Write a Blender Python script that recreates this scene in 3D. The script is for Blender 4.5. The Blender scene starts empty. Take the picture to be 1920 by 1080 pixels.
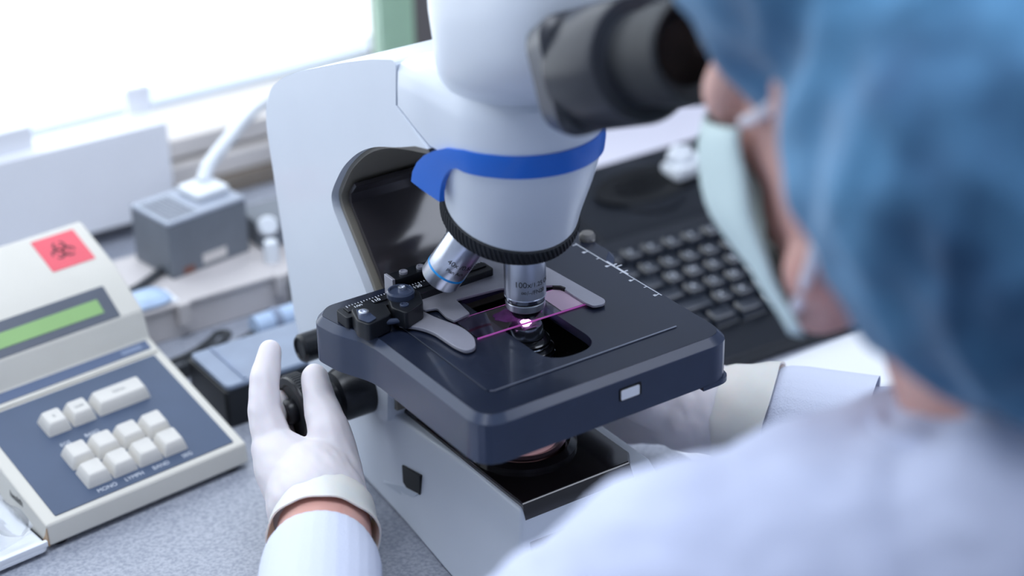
import bpy, bmesh, math, random
from mathutils import Vector, Matrix, noise
from mathutils.geometry import tessellate_polygon
random.seed(7)
scn = bpy.context.scene
COL = scn.collection
S = 0.001            # everything below is written in millimetres
PI = math.pi

# ------------------------------------------------------------------ camera, world, lights
cd = bpy.data.cameras.new('camera')
cam = bpy.data.objects.new('camera', cd); COL.objects.link(cam)
cr = Vector((0.82917268, -0.55863791, -0.01990861)); cu = Vector((0.26863217, 0.3669854, 0.89059445)); cf = Vector((0.49021365, 0.74380468, -0.45436238))
M = Matrix((cr, cu, -cf)).transposed().to_4x4(); M.translation = Vector((-543.33, -810.64, 678.74)) * S
cam.matrix_world = M
cd.sensor_width = 36; cd.lens = 66.9; cd.clip_start = 0.05; cd.clip_end = 50
cd.dof.use_dof = True; cd.dof.focus_distance = 1.12; cd.dof.aperture_fstop = 3.3
scn.camera = cam

w = bpy.data.worlds.new('world'); scn.world = w; w.use_nodes = True
bg = w.node_tree.nodes['Background']; bg.inputs['Color'].default_value = (0.86, 0.93, 1.0, 1); bg.inputs['Strength'].default_value = 2.6
vs = scn.view_settings
vs.view_transform = 'Standard'; vs.look = 'None'; vs.gamma = 1; vs.use_curve_mapping = False
vs.exposure = 0.0

def area(name, loc, target, sx, sy, power, col=(1, 1, 1)):
    l = bpy.data.lights.new(name, 'AREA'); l.shape = 'RECTANGLE'; l.size = sx * S; l.size_y = sy * S
    l.energy = power; l.color = col
    o = bpy.data.objects.new(name, l); COL.objects.link(o)
    o.location = Vector(loc) * S
    o.rotation_euler = (Vector(target) - Vector(loc)).to_track_quat('-Z', 'Y').to_euler()
    return o
area('ceiling_lamp', (-300, -100, 1640), (-300, -100, 0), 1200, 600, 19, (0.84, 0.90, 1))
area('ceiling_lamp', (1000, -1100, 1640), (1000, -1100, 0), 1300, 800, 17, (0.80, 0.86, 1))  # unseen lamp, set where its reflection brightens the stage bevel

# ------------------------------------------------------------------ materials
def lin(h):
    h = h.lstrip('#'); c = [int(h[i:i + 2], 16) / 255 for i in (0, 2, 4)]
    return tuple(((x + 0.055) / 1.055) ** 2.4 if x > 0.04045 else x / 12.92 for x in c) + (1,)
MATS = {}
def mat(name, hexc, rough=0.5, metal=0.0, var=0.0, vscale=40, bump=0.0, bscale=200, coat=0, trans=0, sss=0, hex2=None, emit=0, ior=1.45, spec=0.5, aniso=0, detail=4, sheen=0):
    m = bpy.data.materials.new(name); m.use_nodes = True; nt = m.node_tree; b = nt.nodes['Principled BSDF']
    c = lin(hexc); b.inputs['Base Color'].default_value = c
    b.inputs['Roughness'].default_value = rough; b.inputs['Metallic'].default_value = metal
    b.inputs['IOR'].default_value = ior; b.inputs['Specular IOR Level'].default_value = spec
    b.inputs['Coat Weight'].default_value = coat; b.inputs['Coat Roughness'].default_value = 0.08
    b.inputs['Transmission Weight'].default_value = trans
    b.inputs['Sheen Weight'].default_value = sheen
    if sss:
        b.inputs['Subsurface Weight'].default_value = sss; b.inputs['Subsurface Radius'].default_value = (0.006, 0.003, 0.002); b.inputs['Subsurface Scale'].default_value = 1
    if emit:
        b.inputs['Emission Color'].default_value = c; b.inputs['Emission Strength'].default_value = emit
    tc = nt.nodes.new('ShaderNodeTexCoord')
    if var or hex2:
        n = nt.nodes.new('ShaderNodeTexNoise'); n.inputs['Scale'].default_value = vscale; n.inputs['Detail'].default_value = detail
        r = nt.nodes.new('ShaderNodeValToRGB')
        c2 = lin(hex2) if hex2 else tuple(x * (1 - var) for x in c[:3]) + (1,)
        r.color_ramp.elements[0].color = c2; r.color_ramp.elements[1].color = c
        r.color_ramp.elements[0].position = 0.35; r.color_ramp.elements[1].position = 0.65
        nt.links.new(tc.outputs['Object'], n.inputs['Vector']); nt.links.new(n.outputs['Fac'], r.inputs['Fac']); nt.links.new(r.outputs['Color'], b.inputs['Base Color'])
    if bump:
        n2 = nt.nodes.new('ShaderNodeTexNoise'); n2.inputs['Scale'].default_value = bscale; n2.inputs['Detail'].default_value = 3
        bp = nt.nodes.new('ShaderNodeBump'); bp.inputs['Strength'].default_value = bump; bp.inputs['Distance'].default_value = 0.001
        nt.links.new(tc.outputs['Object'], n2.inputs['Vector']); nt.links.new(n2.outputs['Fac'], bp.inputs['Height']); nt.links.new(bp.outputs['Normal'], b.inputs['Normal'])
    MATS[name] = m
    return m
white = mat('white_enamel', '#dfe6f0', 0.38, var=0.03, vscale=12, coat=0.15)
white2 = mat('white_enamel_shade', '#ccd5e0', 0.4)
blue = mat('blue_plastic', '#0968d2', 0.4, coat=0.2)
linerm = mat('dark_liner', '#8a857b', 0.35, var=0.15, vscale=10)
blackm = mat('black_plastic', '#16191f', 0.35, var=0.2, vscale=60, bump=0.03, bscale=900)
gunm = mat('gunmetal_paint', '#394257', 0.26, var=0.08, vscale=30)
platem = mat('stage_plate_black', '#1a2133', 0.3, var=0.15, vscale=20, coat=0.3, bump=0.02, bscale=60)
deepm = mat('deep_black', '#07080a', 0.5)
rubber = mat('black_rubber', '#23262b', 0.6, var=0.1, vscale=50)
tubem = mat('eyepiece_grey', '#34363d', 0.32, var=0.15, vscale=25)
chrome = mat('satin_chrome', '#d9deea', 0.3, 0.9, var=0.06, vscale=120)
polish = mat('polished_ring', '#e8edf6', 0.12, 1.0)
bracketm = mat('grey_bracket', '#b4b4c0', 0.4, 0.5, var=0.06, vscale=80)
inkm = mat('black_ink', '#101218', 0.6)
inkw = mat('white_ink', '#d8dde6', 0.6)
cyan = mat('cyan_ring', '#1fa0ee', 0.3)
ceram = mat('counter_plastic', '#d9d6cd', 0.5, var=0.05, vscale=14, bump=0.05, bscale=700)
keym = mat('keycap_plastic', '#dcd9d3', 0.45, var=0.03, vscale=60)
panelm = mat('slate_panel', '#4b5a74', 0.45, var=0.06, vscale=30)
bezelm = mat('display_bezel', '#5a606d', 0.4, var=0.08, vscale=20)
lcdm = mat('green_lcd', '#93bb78', 0.5, var=0.06, vscale=15)
redm = mat('red_sticker', '#e8606e', 0.55, var=0.08, vscale=40)
deskm = mat('speckled_desk', '#abafba', 0.45, hex2='#8c92a0', vscale=420, bump=0.05, bscale=400)
paperm = mat('white_paper', '#eef1f6', 0.7)
gloveM = mat('latex_glove', '#e2dce0', 0.5, sss=0.35, var=0.05, vscale=30, bump=0.12, bscale=90)
cuffM = mat('latex_cuff', '#ebe6e0', 0.45, sss=0.4, var=0.06, vscale=40, bump=0.1, bscale=120)
skin = mat('skin', '#dcb2a8', 0.5, sss=0.15, var=0.1, vscale=25, hex2='#d09d92', bump=0.06, bscale=300)
coatm = mat('coat_cotton', '#c6cde6', 0.85, var=0.04, vscale=20, bump=0.25, bscale=700, sheen=0.2)
knitm = mat('knit_cuff', '#d6dcee', 0.9, bump=0.5, bscale=900)
capm = mat('blue_nonwoven', '#568fb8', 0.8, hex2='#2a5278', vscale=14, bump=0.8, bscale=60, sheen=0.2)
maskm = mat('mask_fabric', '#d3e6e6', 0.8, var=0.05, vscale=20, bump=0.1, bscale=400)
strapm = mat('elastic_white', '#e4dfe6', 0.8)
hairm = mat('dark_hair', '#2a1c18', 0.5)
kbm = mat('keyboard_black', '#161a22', 0.4, var=0.1, vscale=20)
kkm = mat('key_black_gloss', '#1a1f29', 0.12, coat=0.6)
wallm = mat('painted_wall', '#d5dae2', 0.8, var=0.03, vscale=3)
ceilm = mat('white_ceiling', '#eceff4', 0.9)
floorm = mat('grey_floor', '#8f949e', 0.6, var=0.1, vscale=6)
brownm = mat('brown_rail', '#8b8176', 0.6, var=0.12, vscale=20)
beigem = mat('beige_sill', '#d8d3d0', 0.6, var=0.05, vscale=12)
trunkm = mat('beige_trunking', '#cbc6c6', 0.55, var=0.06, vscale=20)
adaptm = mat('haze_grey_adapter', '#747a83', 0.6, var=0.12, vscale=30)  # black case greyed: lens haze is put into the colour
adapttop = mat('grey_vent_top', '#a9b1bf', 0.6, var=0.1, vscale=50)
cablew = mat('white_cable', '#e3e8ee', 0.45)
cableb = mat('black_cable', '#3a3d42', 0.5)
curtm = mat('green_curtain', '#dcf6e2', 0.9, var=0.08, vscale=12)  # lightened: backlight is put into the cloth colour
darkframe = mat('dark_frame', '#6b6766', 0.6, var=0.1, vscale=10)
cartonm = mat('white_carton', '#f2f4fa', 0.7, var=0.04, vscale=10)
bluegrey = mat('blue_grey_plastic', '#8d9bb4', 0.5, var=0.15, vscale=40)
greylid = mat('grey_lid', '#8f9cb2', 0.45, var=0.12, vscale=40)
bluebag = mat('pale_blue_wrap', '#b9d0ee', 0.4, var=0.15, vscale=60)
glassm = mat('slide_glass', '#f5e8f8', 0.02, trans=1.0, ior=1.5)
edgem = mat('pink_glow_edge', '#dd78d4', 0.15, trans=0.3, emit=0.12)  # faint emission paints a pink glow on the glass edge
frostm = mat('frosted_pink', '#eccfe6', 0.7)
smearm = mat('stained_smear', '#b04fc0', 0.4, var=0.5, vscale=300)
lampglow = mat('condenser_light', '#ffb8f2', 0.3, emit=3.2)
lensm = mat('field_lens_glass', '#c9a0a8', 0.08, coat=1, emit=0.35)
bagm = mat('clear_bag', '#f4f7fb', 0.12, trans=0.92, ior=1.15, bump=0.5, bscale=60)
rust = mat('scuffed_edge', '#c9a988', 0.6, var=0.3, vscale=120)

# the base cover reflects light brownish; alpha-blended smear on the slide
def translucent(m, a):
    nt = m.node_tree; b = nt.nodes['Principled BSDF']; b.inputs['Alpha'].default_value = a
translucent(smearm, 0.35); translucent(frostm, 0.8); translucent(glassm, 1.0)
translucent(bagm, 0.5)

# ------------------------------------------------------------------ helpers
def wpos(o):
    v = Vector((0, 0, 0))
    while o is not None:
        v = v + o.location; o = o.parent
    return v
def link_mesh(name, me, material, parent=None, smooth=True, angle=35):
    o = bpy.data.objects.new(name, me); COL.objects.link(o)
    if parent is not None:
        o.parent = parent
        me.transform(Matrix.Translation(-wpos(parent)))
    if material is not None:
        me.materials.clear(); me.materials.append(material)
    if smooth:
        me.polygons.foreach_set('use_smooth', [True] * len(me.polygons)); me.update()
        me.set_sharp_from_angle(angle=math.radians(angle))
    return o
def bm_obj(name, bm, material, parent=None, bevel=0, seg=2, angle=35, scale=True, smooth=True, skip=None):
    bmesh.ops.recalc_face_normals(bm, faces=bm.faces)
    if bevel:
        es = [e for e in bm.edges if len(e.link_faces) == 2 and e.calc_face_angle(0) > math.radians(28) and not (skip and all(skip(v.co) for v in e.verts))]
        bmesh.ops.bevel(bm, geom=es, offset=bevel, segments=seg, affect='EDGES', profile=0.5, clamp_overlap=True)
    me = bpy.data.meshes.new(name)
    if scale: bmesh.ops.scale(bm, vec=(S, S, S), verts=bm.verts)
    bm.to_mesh(me); bm.free()
    o = link_mesh(name, me, material, parent, smooth, angle)
    if bevel and smooth:
        wn = o.modifiers.new('weighted', 'WEIGHTED_NORMAL'); wn.weight = 100; wn.keep_sharp = True
    return o
def empty(name, loc):
    o = bpy.data.objects.new(name, None); COL.objects.link(o); o.location = Vector(loc) * S; o.empty_display_size = 0.02
    return o
def tag(o, label, cat, group=None):
    o['label'] = label; o['category'] = cat
    if group: o['group'] = group
    return o
def struct(o):
    o['kind'] = 'structure'; return o
AX = {'z': lambda a, b, c: (a, b, c), 'x': lambda a, b, c: (c, a, b), 'y': lambda a, b, c: (a, c, b)}
def prism_bm(poly, lo, hi, axis='z', bm=None, frame=None, holes=()):
    """poly in the two other axes (x: y,z ; y: x,z ; z: x,y)"""
    bm = bm or bmesh.new(); f = AX[axis]
    def P(a, b, c):
        v = Vector(f(a, b, c)); return frame @ v if frame is not None else v
    loops = [poly] + list(holes)
    lv = []
    for lp in loops:
        lv.append(([bm.verts.new(P(a, b, lo)) for a, b in lp], [bm.verts.new(P(a, b, hi)) for a, b in lp]))
    for L0, L1 in lv:
        n = len(L0)
        for i in range(n):
            j = (i + 1) % n; bm.faces.new((L0[i], L0[j], L1[j], L1[i]))
    if not holes:
        bm.faces.new(lv[0][0]); bm.faces.new(lv[0][1])
    else:
        tris = tessellate_polygon([[Vector((a, b, 0)) for a, b in lp] for lp in loops])
        A = [v for L in lv for v in L[0]]; B = [v for L in lv for v in L[1]]
        for t in tris:
            bm.faces.new([A[i] for i in t]); bm.faces.new([B[i] for i in t])
    return bm
def box_bm(x0, x1, y0, y1, z0, z1, bm=None, frame=None):
    return prism_bm([(x0, y0), (x1, y0), (x1, y1), (x0, y1)], z0, z1, 'z', bm, frame)
def rounded(poly, r, n=5):
    """round the corners of a 2-D polygon; r a number or one per corner"""
    out = []; N = len(poly)
    for i in range(N):
        p0 = Vector(poly[i - 1]); p1 = Vector(poly[i]); p2 = Vector(poly[(i + 1) % N])
        rr = r[i] if isinstance(r, (list, tuple)) else r
        a = (p0 - p1); b = (p2 - p1); la, lb = a.length, b.length
        if rr <= 0 or la < 1e-6 or lb < 1e-6: out.append(tuple(p1)); continue
        d = min(rr, la * 0.48, lb * 0.48)
        s = p1 + a.normalized() * d; e = p1 + b.normalized() * d
        for k in range(n + 1):
            t = k / n; out.append(tuple(s * (1 - t) ** 2 + p1 * 2 * t * (1 - t) + e * t * t))
    return out
def loft_bm(rings, bm=None, caps=True, closed=True):
    bm = bm or bmesh.new(); R = [[bm.verts.new(Vector(v)) for v in ring] for ring in rings]
    n = len(R[0])
    for a, b in zip(R, R[1:]):
        for i in range(n if closed else n - 1):
            j = (i + 1) % n; bm.faces.new((a[i], a[j], b[j], b[i]))
    if caps and closed: bm.faces.new(R[0]); bm.faces.new(R[-1])
    return bm
def basis_for(d):
    d = Vector(d).normalized(); a = Vector((1, 0, 0)) if abs(d.x) < 0.8 else Vector((0, 1, 0))
    u = (a - d * a.dot(d)).normalized(); v = d.cross(u)
    return u, v, d
def lathe_bm(profile, origin, d, seg=48, bm=None, caps=True):
    """profile [(r, t)] about axis d from origin"""
    u, v, d = basis_for(d); o = Vector(origin)
    rings = [[o + d * t + (u * math.cos(2 * PI * k / seg) + v * math.sin(2 * PI * k / seg)) * max(r, 0.01) for k in range(seg)] for r, t in profile]
    return loft_bm(rings, bm, caps)
def catmull(pts, n=8):
    P = [Vector(p) for p in pts]; P = [P[0] * 2 - P[1]] + P + [P[-1] * 2 - P[-2]]; out = []
    for i in range(1, len(P) - 2):
        for k in range(n):
            t = k / n; a, b, c, d = P[i - 1], P[i], P[i + 1], P[i + 2]
            out.append(0.5 * ((2 * b) + (c - a) * t + (2 * a - 5 * b + 4 * c - d) * t * t + (-a + 3 * b - 3 * c + d) * t ** 3))
    out.append(P[-2]); return out
def tube_bm(pts, r, seg=10, bm=None, n=8, sm=True):
    P = catmull(pts, n) if sm and len(pts) > 2 else [Vector(p) for p in pts]
    rings = []; prev = None
    for i, p in enumerate(P):
        d = (P[min(i + 1, len(P) - 1)] - P[max(i - 1, 0)]).normalized()
        u = basis_for(d)[0] if prev is None else (prev - d * prev.dot(d)).normalized()
        prev = u; v = d.cross(u); rr = r(i / (len(P) - 1)) if callable(r) else r
        rings.append([p + (u * math.cos(2 * PI * k / seg) + v * math.sin(2 * PI * k / seg)) * rr for k in range(seg)])
    return loft_bm(rings, bm)
def text_mesh(s, size, extr=0.0):
    c = bpy.data.curves.new('text', 'FONT'); c.body = s; c.size = size; c.extrude = extr; c.align_x = 'CENTER'; c.align_y = 'CENTER'
    o = bpy.data.objects.new('text', c); COL.objects.link(o)
    dg = bpy.context.evaluated_depsgraph_get(); dg.update()
    me = bpy.data.meshes.new_from_object(o.evaluated_get(dg)); bpy.data.objects.remove(o); bpy.data.curves.remove(c)
    return me
def text_flat(name, s, size, origin, ux, uy, material, parent, lift=0.15):
    """flat print: ux is the reading direction, uy the up direction of the letters"""
    me = text_mesh(s, size, 0.05); ux = Vector(ux).normalized(); uy = Vector(uy).normalized(); n = ux.cross(uy); o = Vector(origin)
    for v in me.vertices: v.co = (o + ux * v.co.x + uy * v.co.y + n * (v.co.z + lift)) * S
    return link_mesh(name, me, material, parent, smooth=False)
def text_wrap(name, s, size, origin, d, r, ref, material, parent, spacing=1.0, up=1):
    """print wrapped round a cylinder about axis d (letters' up = up*-d), centred on direction ref"""
    me = text_mesh(s, size, 0.04); d = Vector(d).normalized(); o = Vector(origin)
    ref = Vector(ref); ref = (ref - d * ref.dot(d)).normalized(); upv = -d * up; t = upv.cross(ref)   # reading direction
    bm = bmesh.new(); bm.from_mesh(me)
    bmesh.ops.triangulate(bm, faces=bm.faces); bmesh.ops.subdivide_edges(bm, edges=bm.edges, cuts=1)
    for v in bm.verts:
        a = v.co.x / r; v.co = o + upv * v.co.y + (ref * math.cos(a) + t * math.sin(a)) * (r + 0.06 + v.co.z)
    return bm_obj(name, bm, material, parent, smooth=False)

def blob(name, parts, material, parent, voxel=1.2, smooth=6, disp=None, factor=0.5):
    """one continuous surface grown over tapered limbs: parts = chains [(point, radius), ...] or ('E', matrix) ellipsoids"""
    bm = bmesh.new()
    for ch in parts:
        if ch[0] == 'E':
            bmesh.ops.create_icosphere(bm, subdivisions=4, radius=1, matrix=ch[1]); continue
        for p, r in ch:
            bmesh.ops.create_icosphere(bm, subdivisions=3, radius=r, matrix=Matrix.Translation(Vector(p)))
        for (p0, r0), (p1, r1) in zip(ch, ch[1:]):
            p0 = Vector(p0); p1 = Vector(p1); L = (p1 - p0).length
            if L < 1e-3: continue
            u, v, d = basis_for(p1 - p0); s = max(-0.95, min(0.95, (r0 - r1) / L)); c = math.sqrt(1 - s * s)
            lathe_bm([(r0 * c, r0 * s), (r1 * c, L + r1 * s)], p0, d, 24, bm)
    bmesh.ops.recalc_face_normals(bm, faces=bm.faces)
    me = bpy.data.meshes.new(name); bm.to_mesh(me); bm.free()
    o = bpy.data.objects.new(name, me); COL.objects.link(o)
    m = o.modifiers.new('r', 'REMESH'); m.mode = 'VOXEL'; m.voxel_size = voxel
    if smooth:
        s = o.modifiers.new('s', 'SMOOTH'); s.iterations = smooth; s.factor = factor
    dg = bpy.context.evaluated_depsgraph_get(); dg.update()
    me2 = bpy.data.meshes.new_from_object(o.evaluated_get(dg)); bpy.data.objects.remove(o)
    if disp:
        ns = [v.normal.copy() for v in me2.vertices]
        for v, n in zip(me2.vertices, ns): v.co += n * disp(v.co, n)
    me2.transform(Matrix.Scale(S, 4))
    return link_mesh(name, me2, material, parent, True, 80)
def ell(c, rx, ry, rz, rot=None):
    return ('E', Matrix.Translation(Vector(c)) @ (rot.to_4x4() if rot is not None else Matrix.Identity(4)) @ Matrix.Diagonal((rx, ry, rz, 1)))

# ------------------------------------------------------------------ the room
struct(bm_obj('floor', box_bm(-2200, 2600, -2600, 900, -790, -760), floorm))
struct(bm_obj('ceiling', box_bm(-2200, 2600, -2600, 900, 1700, 1740), ceilm))
struct(bm_obj('wall_left', box_bm(-2240, -2200, -2600, 900, -760, 1700), wallm))
struct(bm_obj('wall_right', box_bm(2600, 2640, -2600, 900, -760, 1700), wallm))
struct(bm_obj('wall_front', box_bm(-2200, 2600, -2640, -2600, -760, 1700), wallm))
bm = box_bm(-2200, 2600, 640, 760, -760, 50)
box_bm(-2200, -1500, 640, 760, 50, 1400, bm); box_bm(420, 2600, 640, 760, 50, 1400, bm); box_bm(-2200, 2600, 640, 760, 1400, 1700, bm)
struct(bm_obj('wall_back', bm, wallm))
wr = struct(empty('window_1', (-540, 700, 50)))
for x in (-1500, -1020, -560, 390):
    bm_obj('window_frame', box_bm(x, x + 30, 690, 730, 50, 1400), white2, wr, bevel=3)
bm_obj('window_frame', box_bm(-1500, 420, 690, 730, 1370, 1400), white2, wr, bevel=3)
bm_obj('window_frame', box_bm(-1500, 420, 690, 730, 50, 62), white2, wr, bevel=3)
struct(bm_obj('trim_1', box_bm(-1500, 420, 612, 690, 38, 56), beigem, bevel=2))
struct(bm_obj('trim_2', box_bm(-1500, 900, 604, 640, 16, 34), beigem, bevel=2))
struct(bm_obj('trim_3', box_bm(-1500, 900, 598, 640, 0, 15), brownm, bevel=1))
# curtain with folds beside the window, dark mullion beyond
cu_ = tag(empty('curtain', (267, 600, 60)), 'pale green curtain hanging at the right end of the bright window', 'curtain')
ring0 = []; n = 60
front = [(249 + 38 * i / n, 603 + 4 * math.sin(i * 1.25)) for i in range(n + 1)]
poly = front + [(x, y + 2) for x, y in reversed(front)]
bm_obj('cloth', prism_bm(poly, 60, 1300), curtm, cu_)
bm_obj('hem', prism_bm([(x, y - .6) for x, y in front] + [(x, y + 2.6) for x, y in reversed(front)], 58, 74), curtm, cu_)
struct(bm_obj('trim_4', box_bm(290, 420, 600, 690, 56, 1400), darkframe, bevel=3))

# desk
dk = tag(empty('desk', (0, 0, -35)), 'grey speckled laboratory desk top carrying the microscope and counter', 'desk')
bm_obj('desk_top', box_bm(-1500, 1700, -330, 598, -35, 0), deskm, dk, bevel=2)
for x, y in ((-1450, -280), (1650, -280), (-1450, 540), (1650, 540)):
    bm_obj('leg', box_bm(x - 25, x + 25, y - 25, y + 25, -760, -35), darkframe, dk, bevel=2)

# ------------------------------------------------------------------ microscope
mic = tag(empty('microscope', (0, 70, 0)), 'white upright laboratory microscope with blue band, black stage and turret', 'microscope')
# base body
def sec(z, pts): return [(x, y, z) for x, y in pts]
b0 = [(-60, -72), (62, -72), (60, 0), (54, 70), (50, 130), (48, 190), (40, 200), (-40, 200), (-46, 190), (-44, 130), (-49, 70), (-57, 0)]
b1 = [(-58, -70), (61, -70), (59, 0), (54, 70), (50, 130), (48, 190), (40, 200), (-40, 200), (-47, 190), (-46, 130), (-49, 70), (-55, 0)]
b2 = [(-44, -56), (58, -56), (58, 0), (53, 70), (50, 130), (48, 190), (40, 200), (-40, 200), (-48, 190), (-48, 130), (-46, 70), (-43, 0)]
b3 = [(-38, -48), (55, -48), (55, 0), (52, 60), (50, 130), (48, 188), (40, 198), (-40, 198), (-48, 188), (-48, 130), (-42, 60), (-38, 0)]
base = bm_obj('base', loft_bm([sec(1, b0), sec(22, b1), sec(58, b2), sec(70, b3)]), white, mic, bevel=2.5, seg=3)
for x, y in ((-44, -58), (48, -58), (-38, 180), (38, 180)):
    bm_obj('rubber_foot', lathe_bm([(8, 0), (8, 1.6)], (x, y, 0), (0, 0, 1), 20), rubber, base)
# dark cover on top and down the front
cover = [(-36, 95), (-36, -46), (38, -46), (46, -36), (46, 95)]
bm = prism_bm(cover, 60, 72.4)
prism_bm([(-36, -40), (-36, -59), (40, -59), (46, -50), (46, -40)], 14, 60, 'z', bm)
cov = bm_obj('base_cover', loft_bm([[(-45, -82, 8), (44, -82, 8), (47.5, -72, 8), (47.5, 95, 8), (-40, 95, 8)],
                                    [(-36.6, -48, 71.5), (40, -48, 71.5), (47, -38, 71.5), (47, 95, 71.5), (-36.6, 95, 71.5)],
                                    [(-36, -46.5, 72.6), (40, -46.5, 72.6), (46, -37.5, 72.6), (46, 95, 72.6), (-36, 95, 72.6)]]), None, mic)
coverm = mat('cover_gloss_black', '#1b1619', 0.16, coat=0.7, var=0.15, vscale=12)
cov.data.materials.clear(); cov.data.materials.append(coverm)
# illuminator
bm = lathe_bm([(33, 72.6), (33, 75), (30, 77), (29, 77.5), (27.5, 74.5), (25, 74.2)], (0, 6, 0), (0, 0, 1), 64)
ill = bm_obj('illuminator', bm, coverm, mic)
bm_obj('lens_ring', lathe_bm([(25.5, 76), (26.5, 78.2), (24.5, 79.0), (21, 77.4), (20.5, 76.2)], (0, 6, 0), (0, 0, 1), 64), mat('copper_ring', '#a98a90', 0.25, 0.8), ill)
bm_obj('field_lens', lathe_bm([(20.6, 75.8), (20.4, 77), (12, 79.4), (4, 80.2), (0, 80.3)], (0, 6, 0), (0, 0, 1), 64), lensm, ill)
# side port on the left flank of the base
bm_obj('side_port', prism_bm([(48.5, 45.5), (70, 42.5), (70, 27), (49.5, 31)], -48.3, -40, 'x'), deepm, mic, bevel=.4)  # flat dark plate; the shade of the recess is put into its black
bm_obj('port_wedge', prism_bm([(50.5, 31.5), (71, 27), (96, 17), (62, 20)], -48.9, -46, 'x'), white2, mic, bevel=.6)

# arm (side outline in y,z)
arm_out = [(190, 66), (202, 88), (212, 160), (221, 222), (218.5, 236), (209, 251), (191, 263), (168, 274), (112, 296), (80, 307.5), (50.5, 316),
           (53.2, 288), (21, 272.6), (34, 270), (55, 262), (80, 254.5), (102, 243), (122, 226), (134, 210), (138.5, 202), (137, 194), (120, 174), (97, 147), (84, 118), (80, 100), (84, 66)]
arm_out = rounded(arm_out, [0] + [6] * 10 + [.01, .01, .01] + [30] * 10 + [12, 4], 4)
arm = bm_obj('arm', prism_bm(arm_out, -49, 49, 'x'), white, mic, bevel=4.5, seg=4, angle=22, skip=lambda c: c.y < 56 and c.z > 268)
inner = [(30, 271.5), (55, 263.2), (80, 255.7), (102, 244.2), (122, 227.2), (134, 211.2), (138.8, 203), (137.6, 195), (121, 175.5), (98, 148.5), (85, 119), (81, 100), (84, 75)]
inset = [(26, 266), (55, 259.5), (79, 252.2), (100, 241), (120, 224), (131, 208.5), (135.2, 202), (133.6, 196), (117.5, 177), (94.5, 150), (81.5, 119), (77.5, 100), (80, 75)]
inner = rounded(inner, [0] + [30] * 11 + [0], 5); inset = rounded(inset, [0] + [30] * 11 + [0], 5)
bm_obj('arm_liner', prism_bm(inner + inset[::-1], -44, 44, 'x'), linerm, mic, bevel=.8, seg=2, angle=25)
bm_obj('mirror_panel', prism_bm([(124, 213), (132.5, 204), (132.6, 198), (116, 177), (95, 152.5), (86, 135), (84.6, 136), (93, 155), (113, 180), (129, 198), (129, 204), (122, 211.5)], -40, 40, 'x'),
       mat('smoked_panel', '#3b383c', 0.12, coat=0.5), mic)

# head: horizontal sections, rounded nose in front, straight sides
def head_ring(z, R, yb, w, yc=0.0, nseg=28, rb=.8):
    pts = []
    for k in range(nseg + 1):
        a = PI + PI * k / nseg
        pts.append((R * math.cos(a), yc + R * math.sin(a), z))
    # right side going back, back edge, left side
    pts += [(w, yc + (yb - yc) * .5, z), (w, yb - rb, z), (w - rb * .3, yb - rb * .3, z), (w - rb, yb, z), (-w + rb, yb, z), (-w + rb * .3, yb - rb * .3, z), (-w, yb - rb, z), (-w, yc + (yb - yc) * .5, z)]
    return pts
rings = [head_ring(274, 45, 22, 47, 1), head_ring(281, 45.6, 37, 48, 1), head_ring(288.5, 46, 52.4, 48.6, 1), head_ring(300, 46, 51.3, 48.8, 1),
         head_ring(309, 45, 50.6, 48.5, 2), head_ring(313.5, 42, 50.4, 46.5, 5), head_ring(316, 36, 50.2, 41, 9), ]
for k, r in enumerate(rings):      # the top falls a little towards the nose
    for i, (x, y, z) in enumerate(r):
        f = max(0, min(1, (z - 290) / 24)); r[i] = (x, y, z - f * max(0, (40 - y)) * 0.06)
bm_obj('head', loft_bm(rings), white, mic, angle=40)
# blue band
up, lo = [], []
left = [((-48.6, 41, 246), (-46.5, 14.5, 242.5)), ((-48.9, 38.5, 253), (-46.8, 13, 249)), ((-49, 33, 260.5), (-46.8, 10.5, 256)), ((-49, 25, 267.5), (-46.6, 6.5, 262)), ((-48.8, 14, 274), (-46.4, 1.5, 266.5)), ((-48, 4, 278.5), (-46.2, -4, 269))]
arc = []
for k in range(1, 40):
    a = PI + PI * k / 40; c, s_ = math.cos(a), math.sin(a); y = 46.8 * s_ + 1
    zu = 281 + 1.2 * min(1, k / 8); zl = 268.0 + 1.0 * min(1, k / 8)
    arc.append(((46.9 * c, y, zu), (46.2 * c, 46.1 * s_ + 1, zl)))
arc = arc[2:-2]
right = [((-a[0], a[1], a[2]), (-b[0], b[1], b[2])) for a, b in reversed(left)]
pairs = left + arc + right
bm = bmesh.new(); U = []; Lw = []; Ui = []; Li = []
for a, b in pairs:
    def inn(p):
        q = Vector((p[0], p[1] - 6, 0)); q = q.normalized() * 3; return (p[0] - q.x, p[1] - q.y, p[2])
    U.append(a); Lw.append(b); Ui.append(inn(a)); Li.append(inn(b))
bm = loft_bm([[U[i], tuple((Vector(U[i]) + Vector(Lw[i])) / 2 + (Vector((U[i][0], U[i][1] - 6, 0)).normalized() * .5)), Lw[i], Li[i], Ui[i]] for i in range(len(U))])
bm_obj('blue_band', bm, blue, mic, angle=50)

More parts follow.
